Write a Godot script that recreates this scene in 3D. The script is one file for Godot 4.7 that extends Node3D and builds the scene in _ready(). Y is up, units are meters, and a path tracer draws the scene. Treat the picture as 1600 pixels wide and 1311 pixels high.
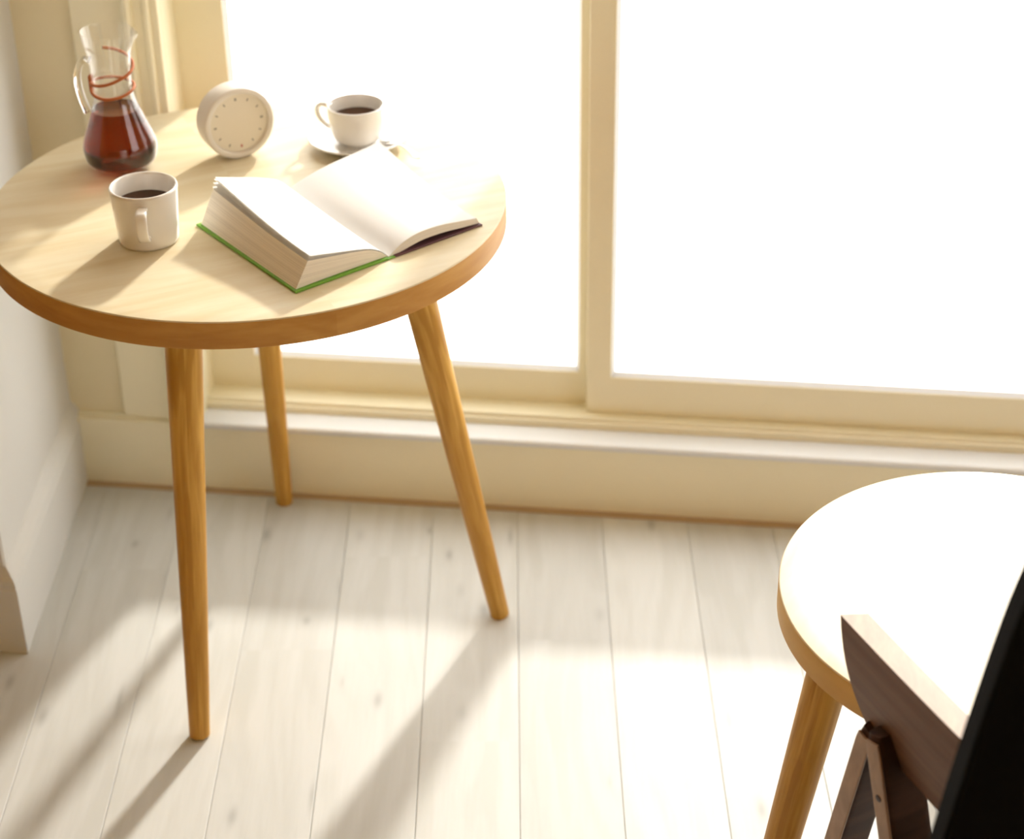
extends Node3D
# A corner of a bright room: a round table by a tall white window, with coffee, a clock and an open book.
# Metres, y up. The axis of the round table is x = z = 0; the window wall stands at about z = -0.3.

const TOP := 0.6053          # height of the round table's top
const SUN := 0.95
const SKY := 2.45

var M := {}
var used := {}


# ---------------------------------------------------------------- mesh builder
class Form:
	var v := PackedVector3Array()
	var n := PackedVector3Array()
	var t := PackedVector2Array()

	func tri(a: Vector3, b: Vector3, c: Vector3, na: Vector3, nb: Vector3, nc: Vector3, ta := Vector2(), tb := Vector2(), tc := Vector2()) -> void:
		var g := (b - a).cross(c - a)
		if g.length_squared() < 1e-16:
			return
		if g.dot(na + nb + nc) > 0.0:
			v.append_array([a, c, b]); n.append_array([na, nc, nb]); t.append_array([ta, tc, tb])
		else:
			v.append_array([a, b, c]); n.append_array([na, nb, nc]); t.append_array([ta, tb, tc])

	func quad(a: Vector3, b: Vector3, c: Vector3, d: Vector3, na: Vector3, nb: Vector3, nc: Vector3, nd: Vector3, ta := Vector2(), tb := Vector2(), tc := Vector2(), td := Vector2()) -> void:
		tri(a, b, c, na, nb, nc, ta, tb, tc)
		tri(a, c, d, na, nc, nd, ta, tc, td)

	func flat(a: Vector3, b: Vector3, c: Vector3, d: Vector3, out: Vector3, ta := Vector2(), tb := Vector2(), tc := Vector2(), td := Vector2()) -> void:
		var g := (c - a).cross(d - b).normalized()
		if g.dot(out) < 0.0:
			g = -g
		quad(a, b, c, d, g, g, g, g, ta, tb, tc, td)

	# a solid of revolution about y; prof runs with the solid on its left (r to the right, y up)
	func lathe(prof: Array, segs := 64, sharp := 32.0, lean := 0.0) -> void:
		var k := prof.size()
		var dirs := []
		for i in k - 1:
			var d: Vector2 = prof[i + 1] - prof[i]
			dirs.append(Vector2(d.y, -d.x).normalized())
		for i in k - 1:
			var n0: Vector2 = dirs[i]
			var n1: Vector2 = dirs[i]
			if i > 0 and rad_to_deg(absf(dirs[i].angle_to(dirs[i - 1]))) < sharp:
				n0 = (dirs[i] + dirs[i - 1]).normalized()
			if i < k - 2 and rad_to_deg(absf(dirs[i].angle_to(dirs[i + 1]))) < sharp:
				n1 = (dirs[i] + dirs[i + 1]).normalized()
			for s in segs:
				var a := TAU * s / segs
				var b := TAU * (s + 1) / segs
				var p := [spin(prof[i], a, lean), spin(prof[i], b, lean), spin(prof[i + 1], b, lean), spin(prof[i + 1], a, lean)]
				quad(p[0], p[1], p[2], p[3], turn(n0, a), turn(n0, b), turn(n1, b), turn(n1, a))

	func spin(p: Vector2, a: float, lean: float) -> Vector3:
		# lean: a pouring lip drawn out from the rim of a jug
		var w := wrapf(a - 0.25, -PI, PI)
		var r := p.x + lean * smoothstep(0.145, 0.172, p.y) * exp(-w * w / 0.16)
		return Vector3(r * cos(a), p.y, r * sin(a))

	func turn(p: Vector2, a: float) -> Vector3:
		return Vector3(p.x * cos(a), p.y, p.x * sin(a))

	# a tube or bar along points; section(i) gives half-sizes, round or squarish
	func sweep(pts: Array, half: Array, side: Vector3, sides := 16, power := 1.0, capped := true) -> void:
		var rings := []
		var norms := []
		for i in pts.size():
			var d: Vector3 = (pts[mini(i + 1, pts.size() - 1)] - pts[maxi(i - 1, 0)]).normalized()
			var u := (side - d * side.dot(d)).normalized()
			var w := d.cross(u)
			var h: Vector2 = half[i] if i < half.size() else half[-1]
			var ring := []
			var nr := []
			for s in sides:
				var a := TAU * s / sides
				var c := cos(a)
				var e := sin(a)
				var x := signf(c) * pow(absf(c), power)
				var y := signf(e) * pow(absf(e), power)
				ring.append(pts[i] + u * x * h.x + w * y * h.y)
				nr.append((u * signf(c) * pow(absf(c), 2.0 - power) / h.x + w * signf(e) * pow(absf(e), 2.0 - power) / h.y).normalized())
			rings.append(ring)
			norms.append(nr)
		for i in pts.size() - 1:
			for s in sides:
				var e := (s + 1) % sides
				quad(rings[i][s], rings[i][e], rings[i + 1][e], rings[i + 1][s], norms[i][s], norms[i][e], norms[i + 1][e], norms[i + 1][s])
		if capped:
			for end in [0, pts.size() - 1]:
				var o: Vector3 = (pts[0] - pts[1]).normalized() if end == 0 else (pts[-1] - pts[-2]).normalized()
				for s in sides:
					tri(pts[end], rings[end][s], rings[end][(s + 1) % sides], o, o, o)

	# a smooth sheet through rows of points; up tells which side is out
	func sheet(rows: Array, up: Vector3, flip_uv := false) -> void:
		var k := rows.size()
		var m: int = rows[0].size()
		var nn := []
		for i in k:
			var r := []
			for j in m:
				var a: Vector3 = rows[mini(i + 1, k - 1)][j] - rows[maxi(i - 1, 0)][j]
				var b: Vector3 = rows[i][mini(j + 1, m - 1)] - rows[i][maxi(j - 1, 0)]
				var g := a.cross(b).normalized()
				r.append(-g if g.dot(up) < 0.0 else g)
			nn.append(r)
		for i in k - 1:
			for j in m - 1:
				var u0 := Vector2(float(j) / (m - 1), float(i) / (k - 1))
				var u1 := Vector2(float(j + 1) / (m - 1), float(i + 1) / (k - 1))
				quad(rows[i][j], rows[i][j + 1], rows[i + 1][j + 1], rows[i + 1][j], nn[i][j], nn[i][j + 1], nn[i + 1][j + 1], nn[i + 1][j], u0, Vector2(u1.x, u0.y), u1, Vector2(u0.x, u1.y))

	func corner(o: Vector3, s: Vector3, c: float, x: int, y: int, z: int, axis: int) -> Vector3:
		var e := s - Vector3(c, c, c)
		var p := Vector3(x * e.x, y * e.y, z * e.z)
		p[axis] = [x, y, z][axis] * s[axis]
		return o + p

	func over(p: Vector3, axis: int) -> Vector2:
		if axis == 1: return Vector2(p.x, p.z)
		if axis == 0: return Vector2(p.y, p.z)
		return Vector2(p.x, p.y)

	# a box with its edges cut off by c
	func box(lo: Vector3, hi: Vector3, c := 0.0, uv := 1.0, shift := Vector2()) -> void:
		var s := (hi - lo) * 0.5
		var o := (hi + lo) * 0.5
		c = minf(c, minf(s.x, minf(s.y, s.z)) * 0.9)
		for axis in 3:
			var a1 := (axis + 1) % 3
			var a2 := (axis + 2) % 3
			for sg in [-1, 1]:
				var pts := []
				for q in [[-1, -1], [1, -1], [1, 1], [-1, 1]]:
					var k := [0, 0, 0]
					k[axis] = sg; k[a1] = q[0]; k[a2] = q[1]
					pts.append(corner(o, s, c, k[0], k[1], k[2], axis))
				var nrm := Vector3.ZERO
				nrm[axis] = sg
				flat(pts[0], pts[1], pts[2], pts[3], nrm, over(pts[0], axis) * uv + shift, over(pts[1], axis) * uv + shift, over(pts[2], axis) * uv + shift, over(pts[3], axis) * uv + shift)
		if c <= 0.0:
			return
		for axis in 3:
			var a1 := (axis + 1) % 3
			var a2 := (axis + 2) % 3
			for q in [[-1, -1], [1, -1], [1, 1], [-1, 1]]:
				var pts := []
				for e in [[-1, a1], [1, a1], [1, a2], [-1, a2]]:
					var k := [0, 0, 0]
					k[axis] = e[0]; k[a1] = q[0]; k[a2] = q[1]
					pts.append(corner(o, s, c, k[0], k[1], k[2], e[1]))
				var nrm := Vector3.ZERO
				nrm[a1] = q[0]; nrm[a2] = q[1]
				flat(pts[0], pts[1], pts[2], pts[3], nrm, shift, shift, shift, shift)
		for x in [-1, 1]:
			for y in [-1, 1]:
				for z in [-1, 1]:
					var nrm := Vector3(x, y, z).normalized()
					tri(corner(o, s, c, x, y, z, 0), corner(o, s, c, x, y, z, 1), corner(o, s, c, x, y, z, 2), nrm, nrm, nrm, shift, shift, shift)

	# an outline (in the plane of u and w, seen along u x w) given thickness, with a small bevel
	func slab(outline: PackedVector2Array, at: Vector3, u: Vector3, w: Vector3, deep: Vector3, bevel := 0.0) -> void:
		var inner := outline
		if bevel > 0.0:
			var grown := Geometry2D.offset_polygon(outline, -bevel)
			if grown.size() == 1 and grown[0].size() == outline.size():
				inner = grown[0]
				var best := 0
				for i in inner.size():
					if inner[i].distance_to(outline[0]) < inner[best].distance_to(outline[0]):
						best = i
				var turned := PackedVector2Array()
				for i in inner.size():
					turned.append(inner[(i + best) % inner.size()])
				inner = turned
			else:
				bevel = 0.0
		var dn := deep.normalized()
		var idx := Geometry2D.triangulate_polygon(inner)
		for i in range(0, idx.size(), 3):
			tri((at + u * inner[idx[i]].x + w * inner[idx[i]].y), (at + u * inner[idx[i + 1]].x + w * inner[idx[i + 1]].y), (at + u * inner[idx[i + 2]].x + w * inner[idx[i + 2]].y), -dn, -dn, -dn, inner[idx[i]], inner[idx[i + 1]], inner[idx[i + 2]])
			tri((at + u * inner[idx[i]].x + w * inner[idx[i]].y) + deep, (at + u * inner[idx[i + 1]].x + w * inner[idx[i + 1]].y) + deep, (at + u * inner[idx[i + 2]].x + w * inner[idx[i + 2]].y) + deep, dn, dn, dn, inner[idx[i]], inner[idx[i + 1]], inner[idx[i + 2]])
		var mid := Vector2.ZERO
		for p in outline: mid += p / outline.size()
		var k := outline.size()
		var edge := []
		var ccw := not Geometry2D.is_polygon_clockwise(outline)
		for i in k:
			var d := (outline[(i + 1) % k] - outline[i]).normalized()
			var o := Vector2(d.y, -d.x) if ccw else Vector2(-d.y, d.x)
			edge.append(o)
		for i in k:
			var j := (i + 1) % k
			var e0: Vector2 = edge[i]
			var e1: Vector2 = edge[i]
			var before: Vector2 = edge[(i + k - 1) % k]
			var after: Vector2 = edge[j]
			if absf(e0.angle_to(before)) < 0.6: e0 = (e0 + before).normalized()
			if absf(e1.angle_to(after)) < 0.6: e1 = (e1 + after).normalized()
			var n0 := (u * e0.x + w * e0.y).normalized()
			var n1 := (u * e1.x + w * e1.y).normalized()
			var b := dn * bevel
			quad((at + u * outline[i].x + w * outline[i].y) + b, (at + u * outline[j].x + w * outline[j].y) + b, (at + u * outline[j].x + w * outline[j].y) + deep - b, (at + u * outline[i].x + w * outline[i].y) + deep - b, n0, n1, n1, n0)
			if bevel > 0.0:
				quad((at + u * inner[i].x + w * inner[i].y), (at + u * inner[j].x + w * inner[j].y), (at + u * outline[j].x + w * outline[j].y) + b, (at + u * outline[i].x + w * outline[i].y) + b, (n0 - dn).normalized(), (n1 - dn).normalized(), (n1 - dn).normalized(), (n0 - dn).normalized())
				quad((at + u * inner[i].x + w * inner[i].y) + deep, (at + u * inner[j].x + w * inner[j].y) + deep, (at + u * outline[j].x + w * outline[j].y) + deep - b, (at + u * outline[i].x + w * outline[i].y) + deep - b, (n0 + dn).normalized(), (n1 + dn).normalized(), (n1 + dn).normalized(), (n0 + dn).normalized())

	func mesh() -> ArrayMesh:
		var a := []
		a.resize(Mesh.ARRAY_MAX)
		a[Mesh.ARRAY_VERTEX] = v
		a[Mesh.ARRAY_NORMAL] = n
		a[Mesh.ARRAY_TEX_UV] = t
		var m := ArrayMesh.new()
		m.add_surface_from_arrays(Mesh.PRIMITIVE_TRIANGLES, a)
		return m


# ---------------------------------------------------------------- nodes
func numbered(called: String) -> String:
	var k: int = used.get(called, 0)
	used[called] = k + 1
	return called if k == 0 else "%s_%03d" % [called, k]


func part(called: String, f: Form, m: Material, under: Node3D, label := "") -> MeshInstance3D:
	var o := MeshInstance3D.new()
	o.name = called
	o.mesh = f.mesh()
	o.material_override = m
	under.add_child(o, true)
	if label: o.set_meta("label", label)
	return o


func thing(called: String, label: String, category: String, at := Vector3.ZERO, turn := 0.0) -> Node3D:
	var o := Node3D.new()
	o.name = numbered(called)
	add_child(o, true)
	o.position = at
	o.rotation.y = turn
	o.set_meta("label", label)
	o.set_meta("category", category)
	return o


func struct(called: String, f: Form, m: Material, label: String, category := "") -> MeshInstance3D:
	var o := part(called, f, m, self)
	o.set_meta("kind", "structure")
	o.set_meta("label", label)
	if category: o.set_meta("category", category)
	return o


# ---------------------------------------------------------------- materials
func plain(hex: Color, rough: float, spec := 0.5) -> StandardMaterial3D:
	var m := StandardMaterial3D.new()
	m.albedo_color = hex
	m.roughness = rough
	m.metallic_specular = spec
	return m


func lin(r: float, g: float, b: float) -> Color:
	return Color(r, g, b).linear_to_srgb()


# wood: streaks that run along x of the picture (or along y when upright), between two colours
func grain(w: int, h: int, seed_: int, a: Color, b: Color, along: float, across: float, upright := false, knots := 0.0, spots := 0) -> ImageTexture:
	var n1 := FastNoiseLite.new(); n1.seed = seed_; n1.noise_type = FastNoiseLite.TYPE_SIMPLEX; n1.frequency = 1.0; n1.fractal_octaves = 3
	var n2 := FastNoiseLite.new(); n2.seed = seed_ + 7; n2.noise_type = FastNoiseLite.TYPE_SIMPLEX; n2.frequency = 1.0; n2.fractal_octaves = 2
	var im := Image.create(w, h, false, Image.FORMAT_RGB8)
	for y in h:
		for x in w:
			var l := (float(y) / h) if upright else (float(x) / w)
			var c := (float(x) / w) if upright else (float(y) / h)
			var warp := n2.get_noise_2d(l * along * 0.6, c * across * 0.12)
			var band := n1.get_noise_2d(l * along, c * across + warp * 0.7)
			var fine := n1.get_noise_2d(l * along * 5.0 + 40.0, c * across * 9.0)
			var k := clampf(0.5 + 0.75 * band + 0.22 * fine, 0.0, 1.0)
			if knots > 0.0:
				var q := n2.get_noise_2d(l * along * 1.3 + 90.0, c * across * 0.5 + 30.0)
				k = clampf(k + knots * smoothstep(0.35, 0.7, q), 0.0, 1.0)
			im.set_pixel(x, y, a.lerp(b, k))
	# knots and smudges
	var rng := RandomNumberGenerator.new()
	rng.seed = seed_ + 3
	for i in spots:
		var c := Vector2(rng.randf() * w, rng.randf() * h)
		var size := Vector2(rng.randf_range(2.0, 6.0), rng.randf_range(6.0, 24.0))
		var deep := rng.randf_range(0.05, 0.17)
		for y in range(int(c.y - size.y * 2), int(c.y + size.y * 2)):
			for x in range(int(c.x - size.x * 2), int(c.x + size.x * 2)):
				var d := ((Vector2(x, y) - c) / size).length_squared()
				var q := Vector2i(posmod(x, w), posmod(y, h))
				im.set_pixelv(q, im.get_pixelv(q).darkened(deep * exp(-d * 1.6)))
	im.generate_mipmaps()
	return ImageTexture.create_from_image(im)


func wood(tex: Texture2D, scale: Vector3, rough: float, spec := 0.5) -> StandardMaterial3D:
	var m := plain(Color.WHITE, rough, spec)
	m.albedo_texture = tex
	m.uv1_triplanar = true
	m.uv1_triplanar_sharpness = 8.0
	m.uv1_scale = scale
	return m


func make_materials() -> void:
	M.cream = plain(lin(0.90, 0.855, 0.66), 0.45)          # painted joinery
	M.strip = plain(lin(0.46, 0.33, 0.20), 0.6)  # brown tone of the shade where floor meets board
	M.sill = plain(lin(0.76, 0.785, 0.81), 0.4)
	M.wall = plain(lin(0.84, 0.765, 0.55), 0.8, 0.3)
	M.pier = plain(lin(0.70, 0.71, 0.705), 0.6, 0.4)
	M.room = plain(lin(0.80, 0.53, 0.20), 0.9, 0.2)        # the unseen ochre walls behind the camera
	M.ceiling = plain(lin(0.82, 0.62, 0.36), 0.9, 0.2)
	var relief := NoiseTexture2D.new()
	relief.width = 256; relief.height = 256; relief.seamless = true
	relief.noise = FastNoiseLite.new(); relief.noise.seed = 5; relief.noise.frequency = 0.03
	for m in [M.wall, M.pier]:
		m.heightmap_enabled = false
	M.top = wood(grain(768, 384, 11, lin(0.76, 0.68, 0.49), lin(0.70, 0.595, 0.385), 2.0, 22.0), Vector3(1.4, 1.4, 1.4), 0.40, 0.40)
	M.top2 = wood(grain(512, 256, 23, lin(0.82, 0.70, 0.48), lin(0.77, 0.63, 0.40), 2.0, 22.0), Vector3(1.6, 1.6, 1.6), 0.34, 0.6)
	M.band = wood(grain(512, 256, 29, lin(0.60, 0.33, 0.09), lin(0.50, 0.25, 0.06), 3.0, 16.0), Vector3(1.8, 1.8, 1.8), 0.5, 0.35)  # table rim, darker than the top to carry its shade
	M.band2 = wood(grain(256, 128, 37, lin(0.74, 0.48, 0.16), lin(0.66, 0.40, 0.12), 3.0, 16.0), Vector3(1.8, 1.8, 1.8), 0.5, 0.35)  # same for the low table: shade of the rim in the colour
	M.leg = wood(grain(256, 512, 31, lin(0.72, 0.43, 0.10), lin(0.50, 0.255, 0.042), 1.6, 8.0, true, 0.7), Vector3(6.0, 1.7, 6.0), 0.45, 0.35)
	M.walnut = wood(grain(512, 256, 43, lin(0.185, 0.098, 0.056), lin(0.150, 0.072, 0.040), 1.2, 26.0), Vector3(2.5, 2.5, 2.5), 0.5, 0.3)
	M.walnut_shaded = wood(grain(256, 128, 53, lin(0.075, 0.032, 0.017), lin(0.05, 0.02, 0.011), 1.2, 20.0), Vector3(2.5, 2.5, 2.5), 0.55, 0.25)  # walnut darkened for the shade on back post and rear leg
	M.walnut_edge = wood(grain(256, 512, 47, lin(0.40, 0.24, 0.13), lin(0.30, 0.17, 0.085), 4.0, 16.0, true), Vector3(3.0, 3.0, 3.0), 0.4)
	M.plug = plain(lin(0.05, 0.025, 0.015), 0.5)
	var bt := grain(256, 1024, 57, lin(0.655, 0.665, 0.665), lin(0.60, 0.605, 0.595), 2.5, 9.0, true, 0.5, 16)
	M.planks = []
	for tone in [1.0, 0.985, 0.965, 0.99]:
		var m := plain(Color(tone, tone, tone * 0.99), 0.5, 0.4)
		m.albedo_texture = bt
		M.planks.append(m)
	M.subfloor = plain(lin(0.16, 0.10, 0.05), 0.9)
	M.china = plain(lin(0.86, 0.84, 0.80), 0.16)
	M.china.clearcoat_enabled = true
	M.china.clearcoat = 0.4
	M.china.clearcoat_roughness = 0.08
	M.coffee = plain(lin(0.055, 0.018, 0.005), 0.12, 0.3)
	M.glass = plain(Color(1, 1, 1, 0.0), 0.0)
	M.glass.refraction_enabled = true
	M.glass.refraction_scale = 0.05
	M.thin_glass = plain(Color(1, 1, 1, 0.008), 0.0, 0.6)
	M.thin_glass.transparency = BaseMaterial3D.TRANSPARENCY_ALPHA
	M.brew = plain(Color(lin(0.19, 0.013, 0.001), 0.0), 0.0)
	M.brew.refraction_enabled = true
	M.brew.refraction_scale = 0.033
	M.cord = plain(lin(0.40, 0.11, 0.025), 0.7)
	M.pane = plain(Color(1, 1, 1, 0.04), 0.0)
	M.pane.transparency = BaseMaterial3D.TRANSPARENCY_ALPHA
	M.clock = plain(lin(0.78, 0.74, 0.68), 0.4)
	M.dial = plain(lin(0.80, 0.74, 0.62), 0.55)
	M.mark = plain(lin(0.36, 0.33, 0.27), 0.6)
	M.red = plain(lin(0.55, 0.22, 0.18), 0.6)
	M.paper = plain(lin(0.93, 0.93, 0.93), 0.75, 0.3)
	M.paper.backlight_enabled = true
	M.paper.backlight = lin(0.42, 0.40, 0.36)
	# the cut edges of a block of pages: fine lines, one below the other
	var im := Image.create(8, 128, false, Image.FORMAT_RGB8)
	var rng := RandomNumberGenerator.new()
	rng.seed = 3
	for y in 128:
		var k := 0.80 + 0.12 * rng.randf() - (0.16 if rng.randf() < 0.12 else 0.0)
		for x in 8:
			im.set_pixel(x, y, lin(k, k * 0.95, k * 0.86))
	M.edges = plain(Color.WHITE, 0.85, 0.2)
	M.edges.albedo_texture = ImageTexture.create_from_image(im)
	M.green = plain(lin(0.16, 0.40, 0.035), 0.5)
	M.plum = plain(lin(0.10, 0.035, 0.045), 0.55)
	M.black = plain(lin(0.006, 0.005, 0.005), 0.9, 0.15)


# ---------------------------------------------------------------- scene
func _ready() -> void:
	# camera: a lens of 55 mm that looks down on the table
	var cam := Camera3D.new()
	cam.name = "camera"
	add_child(cam)
	cam.position = Vector3(0.5723, 1.5438, 1.9814)
	cam.rotation_order = EULER_ORDER_YXZ
	cam.rotation = Vector3(-0.5473, 0.1339, -0.0143)
	var lens := CameraAttributesPhysical.new()
	lens.frustum_focal_length = 54.92
	lens.frustum_focus_distance = 1.9
	lens.exposure_aperture = 4.0
	cam.attributes = lens
	cam.fov = 2.0 * rad_to_deg(atan(655.5 / 3000.0))
	cam.current = true
	# sky: bright haze, the same all round
	var env := Environment.new()
	env.background_mode = Environment.BG_SKY
	env.tonemap_mode = Environment.TONE_MAPPER_LINEAR
	env.tonemap_exposure = 1.71
	env.sdfgi_enabled = true
	env.ssao_enabled = true
	env.ssil_enabled = true
	var sm := ProceduralSkyMaterial.new()
	sm.sky_top_color = lin(0.98, 0.96, 0.92)
	sm.sky_horizon_color = lin(1.0, 0.97, 0.91)
	sm.ground_bottom_color = lin(0.98, 0.94, 0.87)
	sm.ground_horizon_color = lin(1.0, 0.97, 0.91)
	sm.energy_multiplier = SKY
	env.sky = Sky.new()
	env.sky.sky_material = sm
	var we := WorldEnvironment.new()
	we.name = "world"
	we.environment = env
	add_child(we)
	# sun: low, from behind the window on the right
	var sun := DirectionalLight3D.new()
	sun.name = "sun"
	add_child(sun)
	sun.look_at_from_position(Vector3.ZERO, Vector3(-0.25, -0.505, 1.0))
	sun.light_color = lin(1.0, 0.95, 0.86)
	sun.light_energy = SUN
	sun.light_angular_distance = 3.6
	sun.shadow_enabled = true
	sun.sky_mode = DirectionalLight3D.SKY_MODE_LIGHT_ONLY

	make_materials()
	room()
	windows()
	round_table()
	low_table()
	chair()
	dark_panel()
	book()
	mug()
	carafe()
	clock()
	cup_and_saucer()


# ---------------------------------------------------------------- the room
func room() -> void:
	var f := Form.new()
	f.box(Vector3(-1.8, -0.12, -0.44), Vector3(2.8, -0.014, 3.8))
	var floor_ := struct("floor", f, M.subfloor, "pale whitewashed wooden floor of long planks in the sun", "floor")
	# planks run a little askew to the window wall
	var rng := RandomNumberGenerator.new()
	rng.seed = 12
	var askew := atan(0.13)
	var holder := Transform3D(Basis(Vector3.UP, askew), Vector3.ZERO)
	var width := 0.12
	for row in range(-16, 24):
		var x0 := 0.187 + row * width
		var z := -0.6
		while z < 3.9:
			var l := 1.7 + rng.randf() * 1.3
			var from := maxf(z, -0.40 - 0.13 * x0)
			var to := minf(z + l, 3.7)
			z += l
			var a := holder * Vector3(x0 + width / 2, 0, from)
			var b := holder * Vector3(x0 + width / 2, 0, to)
			if to - from < 0.05 or a.x > 2.7 or b.x < -1.75 or a.x < -1.75 or b.x > 2.75:
				continue
			var g := Form.new()
			g.box(Vector3(x0 + 0.0002, -0.014, from + 0.0002), Vector3(x0 + width - 0.0002, rng.randf() * -0.0004, to - 0.0002), 0.0008, 1.0, Vector2(rng.randf() * 7.0, rng.randf() * 9.0))
			for i in g.t.size():
				g.t[i] = Vector2(g.t[i].x * 2.6, g.t[i].y * 0.7)
			var p := part("plank", g, M.planks[rng.randi() % 4], floor_)
			p.transform = holder
	# unseen parts of the room that send the light back
	f = Form.new()
	f.box(Vector3(-1.8, 2.6, -0.44), Vector3(2.8, 2.75, 3.8))
	struct("ceiling", f, M.ceiling, "plain ceiling over the window corner", "ceiling")
	f = Form.new()
	f.box(Vector3(-1.8, -0.02, 3.65), Vector3(2.8, 2.65, 3.8))
	struct("wall_front", f, M.room, "ochre wall across the room from the window", "wall")
	f = Form.new()
	f.box(Vector3(2.65, -0.02, -0.44), Vector3(2.8, 0.8, 3.8))
	var right := struct("wall_right", f, M.room, "ochre wall on the right of the room, with an added window for fill light", "wall")
	for b in [[Vector3(2.65, 2.0, -0.44), Vector3(2.8, 2.65, 3.8)], [Vector3(2.65, 0.8, -0.44), Vector3(2.8, 2.0, 0.6)], [Vector3(2.65, 0.8, 2.0), Vector3(2.8, 2.0, 3.8)]]:
		f = Form.new()
		f.box(b[0], b[1])
		part("wall_section", f, M.room, right)
	f = Form.new()  # window added out of view to let in fill light
	f.box(Vector3(2.70, 0.8, 1.27), Vector3(2.75, 2.0, 1.33), 0.002)
	f.box(Vector3(2.70, 0.8, 0.6), Vector3(2.75, 0.86, 2.0), 0.002)
	f.box(Vector3(2.70, 1.94, 0.6), Vector3(2.75, 2.0, 2.0), 0.002)
	var w3 := struct("window_3", f, M.cream, "unseen window added in the right wall to bring in fill light", "window")
	f = Form.new()
	f.flat(Vector3(2.725, 0.8, 0.6), Vector3(2.725, 0.8, 2.0), Vector3(2.725, 2.0, 2.0), Vector3(2.725, 2.0, 0.6), Vector3.LEFT)
	part("pane", f, M.pane, w3)
	f = Form.new()
	f.box(Vector3(-1.8, -0.02, -0.44), Vector3(-1.65, 2.65, 3.8))
	struct("wall_left_001", f, M.room, "ochre wall left of the projecting pier", "wall")
	# the pier that projects on the left
	f = Form.new()
	var out := PackedVector2Array([Vector2(-1.7, -0.42), Vector2(-0.382, -0.42), Vector2(-0.382, -0.305), Vector2(-0.3315, 0.098), Vector2(-0.334, 0.101), Vector2(-1.7, 0.101)])
	f.slab(out, Vector3(0, -0.01, 0), Vector3.RIGHT, Vector3.BACK, Vector3(0, 2.63, 0))
	var pier := struct("wall_left", f, M.pier, "white wall pier left of the table, with its corner toward the room", "wall")
	# its baseboard, moulded along the top, goes round the corner
	var prof := [Vector2(0.0, 0.0), Vector2(0.0145, 0.0), Vector2(0.0145, 0.098), Vector2(0.0135, 0.101), Vector2(0.0125, 0.102), Vector2(0.0135, 0.106), Vector2(0.012, 0.112), Vector2(0.0085, 0.116), Vector2(0.006, 0.121), Vector2(0.002, 0.126), Vector2(0.0, 0.127)]
	var path := [Vector3(-0.3856, 0, -0.33), Vector3(-0.3316, 0, 0.1005), Vector3(-1.66, 0, 0.1005)]
	var f2 := Form.new()
	var side := Vector3(0.4305, 0, -0.054).normalized()
	var mitre := (side + Vector3.BACK).normalized() / (side + Vector3.BACK).normalized().dot(side)
	var offs := [side, mitre, Vector3.BACK]
	for i in 2:
		for j in prof.size() - 1:
			var p0: Vector2 = prof[j]
			var p1: Vector2 = prof[j + 1]
			f2.flat(path[i] + offs[i] * p0.x + Vector3.UP * p0.y, path[i + 1] + offs[i + 1] * p0.x + Vector3.UP * p0.y, path[i + 1] + offs[i + 1] * p1.x + Vector3.UP * p1.y, path[i] + offs[i] * p1.x + Vector3.UP * p1.y, side + Vector3.BACK + Vector3.UP)
	struct("baseboard_left", f2, M.pier, "moulded white baseboard running round the corner of the left pier", "baseboard")


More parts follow.
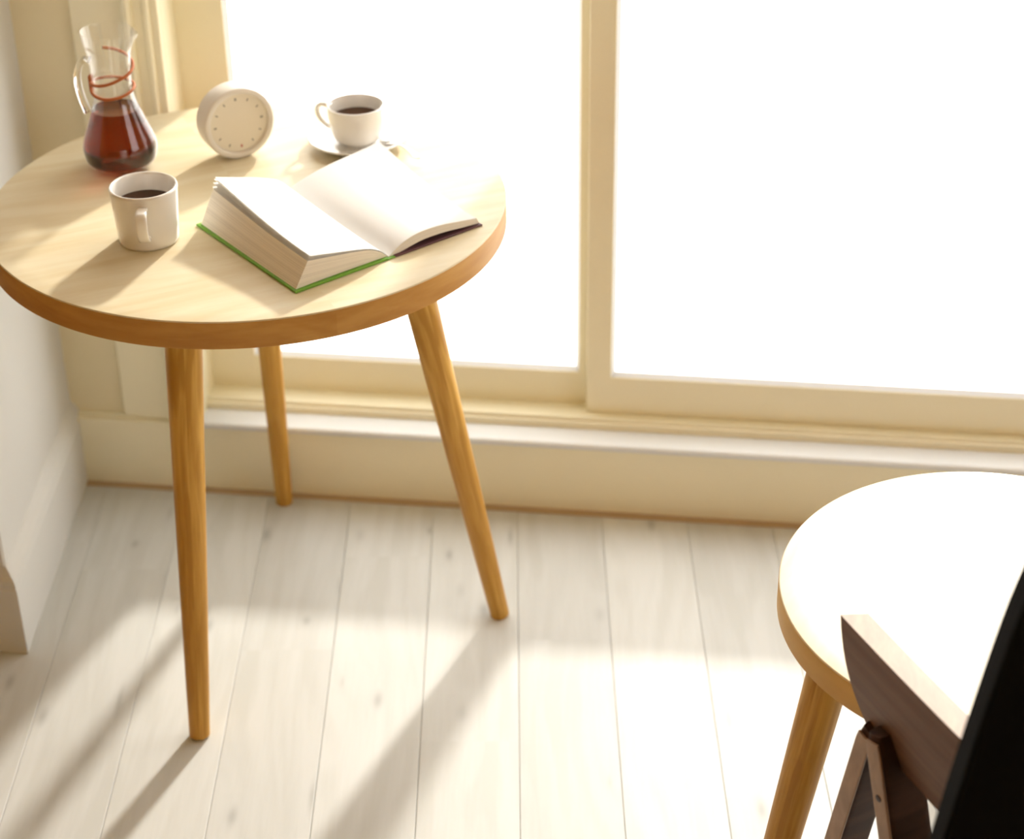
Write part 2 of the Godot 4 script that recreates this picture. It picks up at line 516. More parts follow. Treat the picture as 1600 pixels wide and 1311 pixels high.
func windows() -> void:
	var f := Form.new()
	# the wall the windows stand in: below, left, above and right of the opening
	f.box(Vector3(-1.7, -0.01, -0.44), Vector3(2.7, 0.109, -0.297))
	var wall := struct("wall_back", f, M.wall, "cream window wall with a recessed panel left of the window", "wall")
	f = Form.new()
	f.box(Vector3(-0.30, 0.109, -0.44), Vector3(-0.183, 2.62, -0.300), 0.0015)
	part("casing", f, M.cream, wall)
	f = Form.new()
	f.box(Vector3(-0.45, 0.109, -0.44), Vector3(-0.30, 2.62, -0.308))
	part("panel", f, M.wall, wall)
	f = Form.new()
	f.box(Vector3(-0.45, 0.105, -0.40), Vector3(-0.28, 0.112, -0.2985), 0.001)
	part("panel_ledge", f, M.cream, wall)
	f = Form.new()
	f.box(Vector3(-0.2, 1.72, -0.44), Vector3(2.7, 2.62, -0.300))
	part("lintel", f, M.wall, wall)
	f = Form.new()
	f.box(Vector3(1.86, 0.109, -0.44), Vector3(2.7, 2.62, -0.300))
	part("wall_pier", f, M.wall, wall)
	# the base board under the sill
	f = Form.new()
	f.box(Vector3(-0.40, 0.0, -0.30), Vector3(2.66, 0.1085, -0.290), 0.0012)
	struct("baseboard_back", f, M.cream, "plain cream board between the floor and the window sill", "baseboard")
	f = Form.new()  # shade along the floor joint, put in as a brown strip
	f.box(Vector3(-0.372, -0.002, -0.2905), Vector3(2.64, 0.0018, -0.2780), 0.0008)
	struct("shade_strip_4", f, M.strip, "narrow brown strip painted as the shade along the foot of the board under the window", "shade strip")
	# sill with a rounded nosing, and the stepped track on it
	f = Form.new()
	var sp := PackedVector2Array()
	for q in [Vector2(-0.43, 0.1085), Vector2(-0.2815, 0.1085), Vector2(-0.2800, 0.1105), Vector2(-0.2797, 0.1135), Vector2(-0.2805, 0.1165), Vector2(-0.2825, 0.1180), Vector2(-0.43, 0.1180)]:
		sp.append(q)
	f.slab(sp, Vector3(-0.222, 0, 0), Vector3.BACK, Vector3.UP, Vector3(2.09, 0, 0))
	struct("trim_1", f, M.sill, "white window sill ledge shining in the sun below the sashes", "window sill")
	f = Form.new()
	sp = PackedVector2Array([Vector2(-0.43, 0.117), Vector2(-0.3228, 0.117), Vector2(-0.3232, 0.1275), Vector2(-0.3272, 0.1290), Vector2(-0.3276, 0.1335), Vector2(-0.43, 0.1335)])
	f.slab(sp, Vector3(-0.19, 0, 0), Vector3.BACK, Vector3.UP, Vector3(2.06, 0, 0))
	struct("trim_2", f, M.cream, "stepped cream sash track between the sill ledge and the sashes", "sash track")
	# moulded architrave on the left of the opening
	f = Form.new()
	var ap := PackedVector2Array()
	for q in [Vector2(-0.229, -0.302), Vector2(-0.229, -0.292), Vector2(-0.226, -0.288), Vector2(-0.220, -0.286), Vector2(-0.2165, -0.289), Vector2(-0.2155, -0.296), Vector2(-0.203, -0.2975), Vector2(-0.2005, -0.2945), Vector2(-0.196, -0.2945), Vector2(-0.1935, -0.2985), Vector2(-0.190, -0.309), Vector2(-0.1825, -0.312), Vector2(-0.1825, -0.40), Vector2(-0.229, -0.40)]:
		ap.append(q)
	f.slab(ap, Vector3(0, 0.1085, 0), Vector3.RIGHT, Vector3.BACK, Vector3(0, 1.64, 0))
	struct("trim_3", f, M.cream, "moulded cream architrave with two bright ridges left of the window", "architrave")
	# two sliding sashes: the right one runs in front
	sash("window_1", -0.1835, 0.3985, 0.1325, -0.366, 0.066, 0.0460, 0.0525, "left window sash, behind the right one, with a bright pane")
	sash("window_2", 0.3655, 1.86, 0.1330, -0.345, 0.0345, 0.065, 0.0585, "right window sash, in front of the left one, with a wide bright pane")


func sash(called: String, x0: float, x1: float, y0: float, z: float, left: float, right: float, rail: float, label: String) -> void:
	var top := 1.72
	var d := 0.018
	var f := Form.new()
	f.box(Vector3(x0, y0, z - d), Vector3(x1, y0 + rail, z), 0.001)
	var o := struct(called, f, M.cream, label, "window")
	o.mesh = null
	part("bottom_rail", f, M.cream, o)
	f = Form.new()
	f.box(Vector3(x0, top - rail, z - d), Vector3(x1, top, z), 0.001)
	part("top_rail", f, M.cream, o)
	f = Form.new()
	f.box(Vector3(x0, y0, z - d), Vector3(x0 + left, top, z + 0.0002), 0.001)
	part("stile", f, M.cream, o)
	f = Form.new()
	f.box(Vector3(x1 - right, y0, z - d), Vector3(x1, top, z + 0.0002), 0.001)
	part("stile", f, M.cream, o)
	# glazing bead round the pane, bevelled
	f = Form.new()
	var a := Vector3(x0 + left, y0 + rail, 0)
	var b := Vector3(x1 - right, top - rail, 0)
	var k := 0.005
	var zf := z - 0.0012
	var zb := z - 0.009
	var c := [Vector3(a.x, a.y, zf), Vector3(b.x, a.y, zf), Vector3(b.x, b.y, zf), Vector3(a.x, b.y, zf)]
	var e := [Vector3(a.x + k, a.y + k, zb), Vector3(b.x - k, a.y + k, zb), Vector3(b.x - k, b.y - k, zb), Vector3(a.x + k, b.y - k, zb)]
	for i in 4:
		var j := (i + 1) % 4
		f.flat(c[i], c[j], e[j], e[i], Vector3.BACK)
		f.flat(e[i], e[j], c[j] + Vector3(0, 0, -d + 0.001), c[i] + Vector3(0, 0, -d + 0.001), Vector3.FORWARD)
	part("glazing_bead", f, M.sill, o)
	f = Form.new()
	f.flat(Vector3(a.x, a.y, z - 0.010), Vector3(b.x, a.y, z - 0.010), Vector3(b.x, b.y, z - 0.010), Vector3(a.x, b.y, z - 0.010), Vector3.BACK)
	part("pane", f, M.pane, o)


# ---------------------------------------------------------------- tables
func disc(r: float, y0: float, y1: float, c: float) -> Form:
	var f := Form.new()
	var p := [Vector2(0, y0), Vector2(r - 0.02, y0), Vector2(r - c * 1.5, y0)]
	for i in range(1, 5):
		var a := PI / 2 * i / 4.0
		p.append(Vector2(r - c * 1.5 + c * 1.5 * sin(a), y0 + c * 1.5 - c * 1.5 * cos(a)))
	for i in range(0, 5):
		var a := PI / 2 * i / 4.0
		p.append(Vector2(r - c + c * cos(a), y1 - c + c * sin(a)))
	p.append_array([Vector2(r - 0.02, y1), Vector2(0, y1)])
	f.lathe(p, 160, 50.0)
	return f


# rim of a table top, its shade put into a darker colour
func ring(r0: float, r1: float, y0: float, y1: float, c: float) -> Form:
	var f := Form.new()
	var p := [Vector2(r0, y0)]
	for i in range(0, 5):
		var a := PI / 2 * i / 4.0
		p.append(Vector2(r1 - c + c * sin(a), y0 + c - c * cos(a)))
	for i in range(0, 5):
		var a := PI / 2 * i / 4.0
		p.append(Vector2(r1 - c + c * cos(a), y1 - c + c * sin(a)))
	p.append_array([Vector2(r0, y1), Vector2(r0, y0)])
	f.lathe(p, 160, 50.0)
	return f


# a turned leg from foot to head, thicker above; built upright, then tilted
func turned_leg(foot: Vector3, head: Vector3, r0: float, r1: float, under: Node3D, m: Material, spin: float) -> void:
	var l := foot.distance_to(head)
	var f := Form.new()
	var p := [Vector2(0, 0), Vector2(r0 - 0.002, 0.0), Vector2(r0, 0.002)]
	for i in range(1, 13):
		var t := i / 12.0
		p.append(Vector2(lerpf(r0, r1, pow(t, 0.9)), 0.002 + (l - 0.002) * t))
	p.append(Vector2(0, l))
	f.lathe(p, 32, 40.0)
	var o := part("leg", f, m, under)
	var d := (head - foot).normalized()
	var axis := Vector3.UP.cross(d)
	o.transform = Transform3D(Basis(axis.normalized(), Vector3.UP.angle_to(d)) * Basis(Vector3.UP, spin), foot)


func round_table() -> void:
	var t := thing("side_table", "round pale wooden table on three splayed legs, carrying the open book", "table")
	var top := part("tabletop", disc(0.2996, TOP - 0.0318, TOP, 0.0014), M.top, t)
	top.rotation.y = 0.55
	part("shaded_edge", ring(0.2980, 0.3, TOP - 0.032, TOP - 0.0014, 0.0008), M.band, top)
	var y := TOP - 0.032
	turned_leg(Vector3(-0.0513, 0.0, 0.2469), Vector3(-0.0465, y, 0.135), 0.0125, 0.0225, t, M.leg, 0.3)
	turned_leg(Vector3(0.2810, 0.0, -0.0350), Vector3(0.194, y, 0.045), 0.0125, 0.0200, t, M.leg, 2.2)
	turned_leg(Vector3(-0.0646, 0.0, -0.2670), Vector3(-0.033, y, -0.145), 0.0120, 0.0180, t, M.leg, 4.0)


func low_table() -> void:
	var c := Vector3(0.8367, 0.0, 0.461)
	var t := thing("low_table", "low round pale wooden table in full sun, partly hidden by the dark chair", "table", c)
	var top := part("tabletop", disc(0.2116, 0.4167, 0.447, 0.0014), M.top2, t)
	top.rotation.y = 1.2
	part("shaded_edge", ring(0.2100, 0.212, 0.4165, 0.4456, 0.0008), M.band2, top)
	for k in 3:
		var b := Basis(Vector3.UP, TAU * k / 3.0)
		turned_leg(b * Vector3(-0.2252, 0, 0.1147), b * Vector3(-0.1625, 0.4165, 0.099), 0.0135, 0.0205, t, M.leg, 1.0 + k)


# ---------------------------------------------------------------- chair at the right
func bar(f: Form, a: Vector3, b: Vector3, side: Vector3, hx: float, hy: float) -> void:
	f.sweep([a, a.lerp(b, 0.02), a.lerp(b, 0.98), b], [Vector2(hx * 0.9, hy * 0.9), Vector2(hx, hy), Vector2(hx, hy), Vector2(hx * 0.9, hy * 0.9)], side, 24, 0.35)


func chair() -> void:
	var t := thing("chair", "dark walnut chair with a curved wooden backrest at the low table", "chair", Vector3(0.80, 0, 0.80))
	var o := t.position
	# backrest: a bent plate; rows from its top edge to its lower edge, with a rounded tip
	var f := Form.new()
	var outer := []
	var inner := []
	var k := 18
	for i in k + 1:
		var s := float(i) / k
		var along := s * 0.265
		var tip := 1.0 - pow(1.0 - clampf(along / 0.05, 0.0, 1.0), 2.0)
		var top := Vector3(0.6722, 0.551, 0.6528) + Vector3(0.495, 0, 0.869) * along + Vector3(0.12, 0, -0.05) * along * along
		top.y -= 0.02 * along * along
		var low := top + Vector3(0.031, -0.121, 0.004)
		var ra := []
		var rb := []
		for j in 11:
			var q := j / 10.0
			var p := top.lerp(low, q)
			# the free end swells a little toward the window, then is cut back below
			p += Vector3(-0.495, 0, -0.869) * (0.006 * sin(q * PI * 0.8) - 0.014 * q * q) * (1.0 - tip)
			p += Vector3(-0.87, 0, 0.49) * 0.004 * sin(q * PI)
			ra.append(p - o)
			rb.append(p + Vector3(0.0235, 0.0, -0.004) * (1.0 - 0.25 * q) - o)
		outer.append(ra)
		inner.append(rb)
	f.sheet(outer, Vector3(-0.87, 0, 0.49))
	f.sheet(inner, Vector3(0.87, 0, -0.49))
	part("backrest", f, M.walnut, t)
	f = Form.new()
	for j in [0, 10]:
		var rim := []
		for i in k + 1:
			rim.append([outer[i][j], inner[i][j]])
		f.sheet(rim, Vector3.UP if j == 0 else Vector3.DOWN)
	for i in [0, k]:
		var rim := []
		for j in 11:
			rim.append([outer[i][j], inner[i][j]])
		f.sheet(rim, Vector3(-0.5, 0, -0.87) if i == 0 else Vector3(0.5, 0, 0.87))
	part("backrest_edge", f, M.walnut_edge, t, "paler top edge of the backrest catching the sun")
	# back post with a plug in it, and the rear leg that splays behind it; their cut edges are paler
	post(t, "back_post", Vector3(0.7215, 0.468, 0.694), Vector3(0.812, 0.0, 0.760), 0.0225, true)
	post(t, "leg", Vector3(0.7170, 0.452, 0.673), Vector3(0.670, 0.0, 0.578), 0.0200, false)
	f = Form.new()
	f.slab(PackedVector2Array([Vector2(0.80, 0.72), Vector2(1.14, 0.70), Vector2(1.16, 0.72), Vector2(1.16, 0.88), Vector2(1.14, 0.90), Vector2(0.82, 0.90), Vector2(0.80, 0.88)]), Vector3(0, 0.395, 0) - o, Vector3.RIGHT, Vector3.BACK, Vector3(0, 0.025, 0), 0.004)
	part("seat", f, M.walnut, t)
	f = Form.new()
	bar(f, Vector3(1.12, 0.40, 0.74) - o, Vector3(1.18, 0.0, 0.70) - o, Vector3(0.80, 0.0, -0.60), 0.018, 0.010)
	part("leg", f, M.walnut, t)
	f = Form.new()
	bar(f, Vector3(1.12, 0.40, 0.87) - o, Vector3(1.18, 0.0, 0.89) - o, Vector3(0.80, 0.0, -0.60), 0.018, 0.010)
	part("leg", f, M.walnut, t)
	f = Form.new()
	bar(f, Vector3(0.84, 0.40, 0.87) - o, Vector3(0.86, 0.0, 0.885) - o, Vector3(0.80, 0.0, -0.60), 0.018, 0.010)
	part("leg", f, M.walnut, t)


func post(t: Node3D, called: String, head: Vector3, foot: Vector3, half: float, plug: bool) -> void:
	var o := t.position
	var side := Vector3(0.80, 0.0, -0.60)
	var d := (head - foot).normalized()
	var u := (side - d * side.dot(d)).normalized()
	var w := d.cross(u)
	if w.dot(Vector3(-1, 0, 0.3)) < 0.0:
		w = -w
	var f := Form.new()
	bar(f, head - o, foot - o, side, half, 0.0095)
	var leg := part(called, f, M.walnut_shaded, t)
	# the narrow edge that looks toward the camera's left
	f = Form.new()
	var e := -u * half
	bar(f, head - d * 0.006 + e - o, foot + d * 0.002 + e - o, side, 0.0014, 0.0088)
	part("edge_strip", f, M.walnut_edge, leg, "paler cut edge of the plywood")
	if plug:
		f = Form.new()
		f.lathe([Vector2(0.0036, 0.0), Vector2(0.0036, 0.0006), Vector2(0.0030, 0.0009), Vector2(0, 0.0009)], 20, 30.0)
		var p := part("plug", f, M.plug, leg, "small dark screw plug")
		p.transform = Transform3D(Basis(w, -u, w.cross(-u)), head - d * 0.062 + e - u * 0.0013 - o)


func dark_panel() -> void:
	# only its curved left border is in the picture
	var t := thing("dark_panel", "near-black upright panel with a slanting curved edge, nearest the camera at lower right", "panel", Vector3(1.0, 0, 0.93))
	var side := [Vector2(0.640, 0.02), Vector2(0.668, 0.2), Vector2(0.698, 0.38), Vector2(0.7226, 0.523), Vector2(0.7387, 0.645), Vector2(0.7530, 0.7475), Vector2(0.7629, 0.8025), Vector2(0.778, 0.86), Vector2(0.800, 0.90), Vector2(0.84, 0.925)]
	var line := smooth(side, 5)
	var o := PackedVector2Array()
	for p in line:
		o.append(p - Vector2(1.0, 0))
	o.append_array([Vector2(0.2, 0.925), Vector2(0.25, 0.91), Vector2(0.27, 0.87), Vector2(0.27, 0.02)])
	var f := Form.new()
	f.slab(o, Vector3.ZERO, Vector3.RIGHT, Vector3.UP, Vector3(0, 0, 0.04), 0.003)
	part("panel", f, M.black, t)
	for x in [-0.22, 0.15]:
		f = Form.new()
		f.box(Vector3(x - 0.03, 0, 0.0), Vector3(x + 0.03, 0.02, 0.18), 0.004)
		part("foot", f, M.black, t)


# a smooth line through points (in the plane or in space), with k steps between neighbours
func smooth(pts: Array, k: int) -> Array:
	var out := []
	for i in pts.size() - 1:
		var a = pts[maxi(i - 1, 0)]
		var b = pts[i]
		var c = pts[i + 1]
		var d = pts[mini(i + 2, pts.size() - 1)]
		for j in k:
			out.append(b.cubic_interpolate(c, a, d, float(j) / k))
	out.append(pts[-1])
	return out


# ---------------------------------------------------------------- the open book
const BOOK := Vector3(0.1924, 0.6053, 0.1357)        # near end of the spine
const ALONG := Vector3(-0.7026, 0, -0.7116)          # along the spine, away from the camera
const LEFT := Vector3(-0.6858, 0, 0.7278)


func at_book(a: float, l: float, y: float) -> Vector3:
	return ALONG * a + LEFT * l + Vector3.UP * y


# how high (and how far from the spine) a curve of points runs, by its share t of the way
func on(curve: Array, t: float) -> Vector2:
	var x := t * (curve.size() - 1)
	var i := clampi(int(x), 0, curve.size() - 2)
	var a: Vector2 = curve[maxi(i - 1, 0)]
	var d: Vector2 = curve[mini(i + 2, curve.size() - 1)]
	return (curve[i] as Vector2).cubic_interpolate(curve[i + 1], a, d, x - i)


func leaf_rows(near: Array, far: Array, a0: float, a1: float, lift := 0.0) -> Array:
	var rows := []
	for i in 13:
		var u := i / 12.0
		var row := []
		for j in 33:
			var t := j / 32.0
			var p := on(near, t).lerp(on(far, t), u * u * (1.6 - 0.6 * u))
			row.append(at_book(lerpf(a0, a1, u), p.x, p.y + lift))
		rows.append(row)
	return rows


func mid(a: Array, b: Array, k: float) -> Array:
	var out := []
	for i in a.size():
		out.append((a[i] as Vector2).lerp(b[i], k))
	return out


func block(t: Node3D, top_near: Array, top_far: Array, low_near: Array, low_far: Array, out: Vector3) -> void:
	var top := leaf_rows(top_near, top_far, 0.003, 0.207)
	var low := leaf_rows(low_near, low_far, 0.003, 0.207)
	var f := Form.new()
	f.sheet(top, Vector3.UP)
	f.sheet(low, Vector3.DOWN)
	var o := part("page_block", f, M.paper, t)
	f = Form.new()
	f.sheet([low[0], top[0]], -ALONG)
	f.sheet([low[12], top[12]], ALONG)
	var lo := []
	var hi := []
	for i in 13:
		lo.append(low[i][32])
		hi.append(top[i][32])
	f.sheet([lo, hi], out)
	part("page_edges", f, M.edges, o)


func book() -> void:
	var t := thing("book", "open hardback book with blank white pages and a green cover, on the round table", "book", BOOK)
	# covers and spine
	var f := Form.new()
	f.slab(PackedVector2Array([Vector2(-0.001, 0.003), Vector2(0.211, 0.003), Vector2(0.211, 0.1245), Vector2(-0.001, 0.1245)]), Vector3.ZERO, ALONG, LEFT, Vector3(0, 0.0028, 0), 0.0006)
	part("front_cover", f, M.green, t, "green front cover board under the left pages")
	f = Form.new()
	f.slab(PackedVector2Array([Vector2(-0.001, -0.128), Vector2(0.211, -0.128), Vector2(0.211, -0.006), Vector2(-0.001, -0.006)]), Vector3.ZERO, ALONG, LEFT, Vector3(0, 0.0022, 0), 0.0006)
	part("back_cover", f, M.plum, t, "dark plum back cover under the right pages")
	f = Form.new()
	f.slab(PackedVector2Array([Vector2(-0.001, -0.0065), Vector2(0.211, -0.0065), Vector2(0.211, 0.0035), Vector2(-0.001, 0.0035)]), Vector3(0, 0.0001, 0), ALONG, LEFT, Vector3(0, 0.0014, 0), 0.0003)
	part("spine", f, M.green, t)
	# left half: a thick block and some loose leaves that fan out above it
	var top_near := [Vector2(0, 0.002), Vector2(0.0075, 0.0092), Vector2(0.0131, 0.0138), Vector2(0.0212, 0.0180), Vector2(0.0293, 0.0207), Vector2(0.0414, 0.0237), Vector2(0.0536, 0.0262), Vector2(0.0775, 0.0311), Vector2(0.1008, 0.0358)]
	var top_far := [Vector2(0, 0.0110), Vector2(0.0070, 0.0190), Vector2(0.0120, 0.0232), Vector2(0.0190, 0.0275), Vector2(0.0270, 0.0308), Vector2(0.0390, 0.0352), Vector2(0.0510, 0.0392), Vector2(0.0740, 0.0461), Vector2(0.0962, 0.0530)]
	var blk_near := mid(top_near, [Vector2(0, 0.0010), Vector2(0.0080, 0.0075), Vector2(0.0140, 0.0115), Vector2(0.0225, 0.0150), Vector2(0.0310, 0.0172), Vector2(0.0440, 0.0190), Vector2(0.0570, 0.0205), Vector2(0.0830, 0.0232), Vector2(0.1080, 0.0255)], 0.50)
	var blk_far := mid(top_far, [Vector2(0, 0.0090), Vector2(0.0077, 0.0170), Vector2(0.0130, 0.0205), Vector2(0.0205, 0.0240), Vector2(0.0290, 0.0265), Vector2(0.0415, 0.0290), Vector2(0.0540, 0.0310), Vector2(0.0790, 0.0330), Vector2(0.1030, 0.0310)], 0.60)
	var low_near := []
	var low_far := []
	for i in 9:
		low_near.append(Vector2(0.004 + 0.1175 * i / 8.0, 0.0029 + 0.0005 * sin(PI * i / 8.0)))
		low_far.append(Vector2(0.004 + 0.1160 * i / 8.0, 0.0029))
	block(t, blk_near, blk_far, low_near, low_far, LEFT)
	for k in [[0.07, 0.0008], [0.14, 0.0014], [0.42, -0.0008], [0.48, 0.0014], [0.80, 0.0010], [1.0, 0.0]]:
		var w: float = k[0]
		var rows := leaf_rows(mid(blk_near, top_near, w), mid(blk_far, top_far, w), 0.003, 0.208 + k[1])
		f = Form.new()
		f.sheet(rows, Vector3.UP)
		part("leaf", f, M.paper, t)
	# right half: a thinner block that arches over its cover, its far corner curled up
	var r_near := [Vector2(0.0005, 0.0015), Vector2(-0.0048, 0.0045), Vector2(-0.0162, 0.0110), Vector2(-0.0291, 0.0152), Vector2(-0.0463, 0.0177), Vector2(-0.0722, 0.0169), Vector2(-0.0983, 0.0132), Vector2(-0.1225, 0.0098)]
	var r_far := [Vector2(0.0005, 0.0100), Vector2(-0.0060, 0.0125), Vector2(-0.0200, 0.0165), Vector2(-0.0350, 0.0200), Vector2(-0.0540, 0.0232), Vector2(-0.0800, 0.0262), Vector2(-0.1050, 0.0288), Vector2(-0.1300, 0.0320)]
	var s_near := [Vector2(-0.0010, 0.0012), Vector2(-0.0070, 0.0014), Vector2(-0.0200, 0.0030), Vector2(-0.0340, 0.0056), Vector2(-0.0510, 0.0074), Vector2(-0.0760, 0.0070), Vector2(-0.1020, 0.0045), Vector2(-0.1262, 0.0026)]
	var s_far := []
	for i in 8:
		s_far.append((r_far[i] as Vector2) + Vector2(-0.004 * i / 7.0, -0.006 - 0.006 * i / 7.0))
	block(t, r_near, r_far, s_near, s_far, -LEFT)
	for k in [0.0007, 0.0016]:
		f = Form.new()
		f.sheet(leaf_rows(mid(r_near, s_near, -k * 20.0), mid(r_far, s_far, -k * 20.0), 0.003, 0.2075), Vector3.UP)
		part("leaf", f, M.paper, t)


# ---------------------------------------------------------------- crockery
func mug() -> void:
	var t := thing("mug", "straight-sided white mug of black coffee, handle toward the camera, left of the book", "mug", Vector3(-0.0845, TOP, 0.1145))
	var f := Form.new()
	var p := [Vector2(0, 0.0012), Vector2(0.0285, 0.0012), Vector2(0.0295, 0), Vector2(0.0315, 0.0003), Vector2(0.0330, 0.0018), Vector2(0.0336, 0.0050), Vector2(0.0376, 0.0620), Vector2(0.0377, 0.0640), Vector2(0.0373, 0.0654), Vector2(0.0365, 0.0660), Vector2(0.0355, 0.0660), Vector2(0.0347, 0.0654), Vector2(0.0342, 0.0640), Vector2(0.0339, 0.0620), Vector2(0.0305, 0.0120), Vector2(0.0290, 0.0080), Vector2(0.0260, 0.0062), Vector2(0, 0.0060)]
	f.lathe(p, 96, 38.0)
	part("body", f, M.china, t)
	f = Form.new()
	var d := Vector3(0.22, 0, 0.975)
	var path := []
	for q in [Vector2(0.0345, 0.0525), Vector2(0.0400, 0.0535), Vector2(0.0510, 0.0540), Vector2(0.0560, 0.0520), Vector2(0.0582, 0.0465), Vector2(0.0580, 0.0380), Vector2(0.0545, 0.0290), Vector2(0.0470, 0.0215), Vector2(0.0400, 0.0185), Vector2(0.0325, 0.0170)]:
		path.append(d * q.x + Vector3.UP * q.y)
	f.sweep(smooth(path, 5), [Vector2(0.0062, 0.0030)], Vector3(0.975, 0, -0.22), 24, 0.6)
	part("handle", f, M.china, t)
	f = Form.new()
	f.lathe([Vector2(0, 0.040), Vector2(0.0318, 0.040), Vector2(0.0327, 0.0455), Vector2(0, 0.0455)], 64, 30.0)
	part("coffee", f, M.coffee, t, "black coffee in the mug")


func cup_and_saucer() -> void:
	var c := Vector3(0.0965, TOP, -0.1680)
	var t := thing("saucer", "white china saucer under the coffee cup, behind the book", "saucer", c)
	var f := Form.new()
	f.lathe(smooth([Vector2(0, 0.0012), Vector2(0.024, 0.0012), Vector2(0.026, 0), Vector2(0.030, 0.0), Vector2(0.034, 0.0022), Vector2(0.048, 0.0068), Vector2(0.0595, 0.0118), Vector2(0.0612, 0.0130), Vector2(0.0608, 0.0140), Vector2(0.0592, 0.0138), Vector2(0.0475, 0.0092), Vector2(0.034, 0.0056), Vector2(0.024, 0.0046), Vector2(0, 0.0045)], 3), 96, 60.0)
	part("dish", f, M.china, t)
	f = Form.new()
	f.lathe([Vector2(0.0175, 0.0040), Vector2(0.0225, 0.0044), Vector2(0.0228, 0.0054), Vector2(0.0219, 0.0058), Vector2(0.0212, 0.0052), Vector2(0.0175, 0.0048)], 64, 60.0)
	part("cup_ring", f, M.china, t)
	var u := thing("cup", "rounded white china cup of coffee standing on its saucer behind the book", "cup", c + Vector3(0, 0.0047, 0))
	f = Form.new()
	f.lathe(smooth([Vector2(0, 0.0012), Vector2(0.0175, 0.0012), Vector2(0.0182, 0), Vector2(0.0200, 0.0), Vector2(0.0228, 0.0022), Vector2(0.0282, 0.0070), Vector2(0.0318, 0.0150), Vector2(0.0336, 0.0255), Vector2(0.0345, 0.0370), Vector2(0.0350, 0.0470), Vector2(0.0347, 0.0484), Vector2(0.0338, 0.0488), Vector2(0.0330, 0.0480), Vector2(0.0320, 0.0370), Vector2(0.0312, 0.0255), Vector2(0.0293, 0.0160), Vector2(0.0250, 0.0085), Vector2(0.0150, 0.0045), Vector2(0, 0.0040)], 3), 96, 60.0)
	part("body", f, M.china, u)
	f = Form.new()
	var d := Vector3(-0.985, 0, -0.17)
	var path := []
	for q in [Vector2(0.0325, 0.0430), Vector2(0.0400, 0.0455), Vector2(0.0465, 0.0445), Vector2(0.0500, 0.0390), Vector2(0.0490, 0.0310), Vector2(0.0440, 0.0235), Vector2(0.0370, 0.0180), Vector2(0.0300, 0.0160)]:
		path.append(d * q.x + Vector3.UP * q.y)
	f.sweep(smooth(path, 5), [Vector2(0.0055, 0.0030)], Vector3(0.17, 0, -0.985), 20, 0.8)
	part("handle", f, M.china, u)
	f = Form.new()
	f.lathe([Vector2(0, 0.026), Vector2(0.0316, 0.026), Vector2(0.0322, 0.0325), Vector2(0, 0.0325)], 64, 30.0)
	part("coffee", f, M.coffee, u, "black coffee in the cup")
	# spoon: bowl on the saucer, handle out over its rim
	var s := thing("spoon", "small white spoon on the saucer rim, its handle end over the table", "spoon", c + Vector3(0.033, 0.009, 0.006))
	f = Form.new()
	var a := Vector3(-0.004, 0.0, -0.012)
	var b := Vector3(0.054, 0.0035, 0.0535)
	var pts := []
	var half := []
	var shape := [Vector2(0, 0.0012), Vector2(0.03, 0.0055), Vector2(0.10, 0.0085), Vector2(0.20, 0.0088), Vector2(0.28, 0.0060), Vector2(0.34, 0.0030), Vector2(0.45, 0.0022), Vector2(0.62, 0.0026), Vector2(0.78, 0.0040), Vector2(0.90, 0.0056), Vector2(0.97, 0.0050), Vector2(1.0, 0.0016)]
	for q in smooth(shape, 3):
		var k: float = q.x
		var p := a.lerp(b, k)
		p.y += 0.0035 * sin(clampf((k - 0.3) / 0.6, 0, 1) * PI) - 0.0015 * sin(clampf(k / 0.3, 0, 1) * PI)
		pts.append(p)
		half.append(Vector2(q.y, 0.0011))
	f.sweep(pts, half, Vector3(0.74, 0, -0.67), 16, 1.0)
	part("handle", f, M.china, s)
	f = Form.new()
	f.lathe([Vector2(0.0, 0.0006), Vector2(0.0062, 0.0022), Vector2(0.0066, 0.0026), Vector2(0.0062, 0.0028), Vector2(0.0, 0.0013)], 32, 60.0)
	part("bowl", f, M.china, s).position = a.lerp(b, 0.15) + Vector3(0, -0.001, 0)


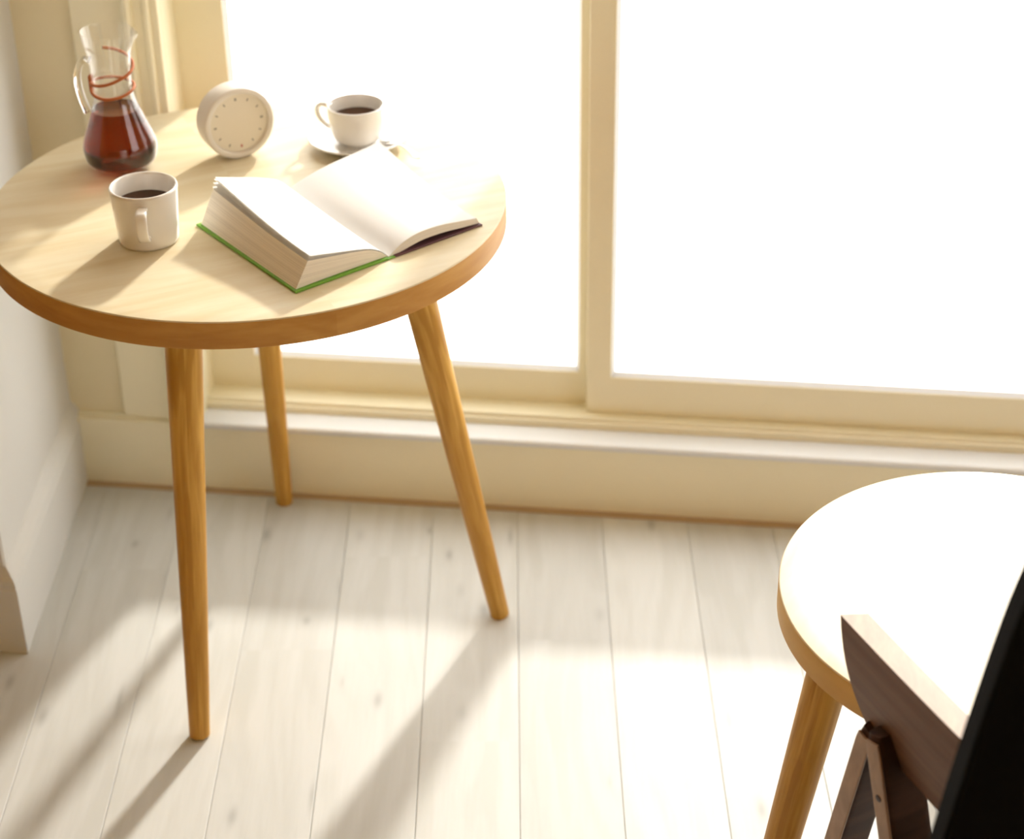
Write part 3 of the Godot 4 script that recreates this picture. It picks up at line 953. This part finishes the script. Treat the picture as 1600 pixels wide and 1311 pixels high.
func carafe() -> void:
	var t := thing("carafe", "glass carafe half full of red-brown coffee, a leather cord round its neck", "carafe", Vector3(-0.174, TOP, -0.077))
	var out := [Vector2(0, 0.0016), Vector2(0.024, 0.0014), Vector2(0.028, 0.0), Vector2(0.034, 0.0022), Vector2(0.0418, 0.0115), Vector2(0.0446, 0.0225), Vector2(0.0443, 0.0310), Vector2(0.0412, 0.0420), Vector2(0.0350, 0.0580), Vector2(0.0283, 0.0755), Vector2(0.0246, 0.0880), Vector2(0.0233, 0.0990), Vector2(0.0230, 0.1090), Vector2(0.0238, 0.1210), Vector2(0.0256, 0.1385), Vector2(0.0280, 0.1560), Vector2(0.0303, 0.1705)]
	var inn := []
	for i in range(out.size() - 1, 3, -1):
		inn.append((out[i] as Vector2) + Vector2(-0.0014, 0.0))
	inn.append_array([Vector2(0.031, 0.0052), Vector2(0.024, 0.0042), Vector2(0, 0.0042)])
	var prof := smooth(out, 4)
	prof.append_array([Vector2(0.0300, 0.1713), Vector2(0.0293, 0.1713)])
	prof.append_array(smooth(inn, 4))
	var f := Form.new()
	f.lathe(prof, 96, 60.0, 0.0115)
	part("body", f, M.thin_glass, t, "clear glass body with a pouring lip")
	# coffee: fills the glass to just over the shoulder
	f = Form.new()
	var fill := [Vector2(0, 0.0040), Vector2(0.024, 0.0040), Vector2(0.0312, 0.0050)]
	for i in range(4, 9):
		fill.append((out[i] as Vector2) + Vector2(-0.0012, 0.0))
	fill.append(Vector2(0.0279, 0.0755))
	var top := smooth(fill, 4)
	top.append(Vector2(0.0262, 0.0750))
	top.append(Vector2(0, 0.0748))
	f.lathe(top, 96, 40.0)
	part("coffee", f, M.brew, t, "red-brown coffee filling the body")
	f = Form.new()
	var path := []
	for q in [Vector2(-0.0235, 0.1350), Vector2(-0.0300, 0.1345), Vector2(-0.0365, 0.1285), Vector2(-0.0405, 0.1170), Vector2(-0.0408, 0.1020), Vector2(-0.0385, 0.0870), Vector2(-0.0355, 0.0760), Vector2(-0.0340, 0.0700)]:
		path.append(Vector3(q.x, q.y, 0.002))
	f.sweep(smooth(path, 5), [Vector2(0.0066, 0.0042)], Vector3(0, 0, 1), 20, 1.0)
	part("handle", f, M.glass, t, "glass loop handle on the left")
	# the cord: once round low on the neck, then up across the front and round the back
	f = Form.new()
	var turns := [Vector2(PI, 0.1010), Vector2(PI * 0.75, 0.0975), Vector2(PI * 0.5, 0.0955), Vector2(PI * 0.25, 0.0975), Vector2(0, 0.1010), Vector2(-PI * 0.5, 0.1040), Vector2(-PI, 0.1075), Vector2(-PI * 1.25, 0.1095), Vector2(-PI * 1.5, 0.1130), Vector2(-PI * 1.75, 0.1190), Vector2(-PI * 2.0, 0.1245), Vector2(-PI * 2.25, 0.1310), Vector2(-PI * 2.5, 0.1375), Vector2(-PI * 2.68, 0.1410)]
	var line := []
	for q in smooth(turns, 8):
		var r := 0.0
		for i in out.size() - 1:
			if out[i].y <= q.y and q.y <= out[i + 1].y:
				r = lerpf(out[i].x, out[i + 1].x, (q.y - out[i].y) / maxf(out[i + 1].y - out[i].y, 1e-5))
		line.append(Vector3(cos(q.x) * (r + 0.0019), q.y, sin(q.x) * (r + 0.0019)))
	f.sweep(line, [Vector2(0.0019, 0.0019)], Vector3.UP, 10, 1.0)
	part("cord", f, M.cord, t, "brown leather cord wound round the neck")
	f = Form.new()
	f.box(Vector3(-0.0272, 0.0955, -0.004), Vector3(-0.0235, 0.1165, 0.0065), 0.0012)
	part("leather_tab", f, M.cord, t)


func clock() -> void:
	var al := deg_to_rad(36.5)
	var n := Vector3(sin(al), 0, cos(al))
	var r := 0.0445
	var deep := 0.0316
	var t := thing("clock", "round white desk clock with a pale dial and twelve small marks", "clock", Vector3(-0.035, TOP, -0.115) - n * deep * 0.5)
	var up := Transform3D(Basis(Vector3(cos(al), 0, -sin(al)), n, Vector3(0, -1, 0)), Vector3(0, r, 0) - n * deep * 0.5)
	var f := Form.new()
	f.lathe([Vector2(0, 0), Vector2(r - 0.0040, 0), Vector2(r - 0.0012, 0.0010), Vector2(r, 0.0035), Vector2(r, deep - 0.0020), Vector2(r - 0.0006, deep - 0.0006), Vector2(r - 0.0020, deep), Vector2(r - 0.0062, deep), Vector2(r - 0.0072, deep - 0.0010), Vector2(r - 0.0078, deep - 0.0050), Vector2(0, deep - 0.0050)], 96, 46.0)
	part("case", f, M.clock, t).transform = up
	f = Form.new()
	f.lathe([Vector2(r - 0.0079, deep - 0.0055), Vector2(r - 0.0079, deep - 0.0046), Vector2(0, deep - 0.0046)], 96, 40.0)
	var dial := part("dial", f, M.dial, t, "recessed pale beige dial")
	dial.transform = up
	for k in 12:
		f = Form.new()
		var w := 0.0009 if k % 3 else 0.0013
		f.box(Vector3(-w, -0.0004, -0.0018), Vector3(w, 0.0002, 0.0018), 0.0001)
		var a := TAU * k / 12.0 - 0.05
		var m := part("mark", f, M.red if k == 6 else M.mark, dial)
		m.transform = Transform3D(Basis(Vector3.UP, -a), Vector3(sin(a) * 0.0300, deep - 0.0045, -cos(a) * 0.0300))
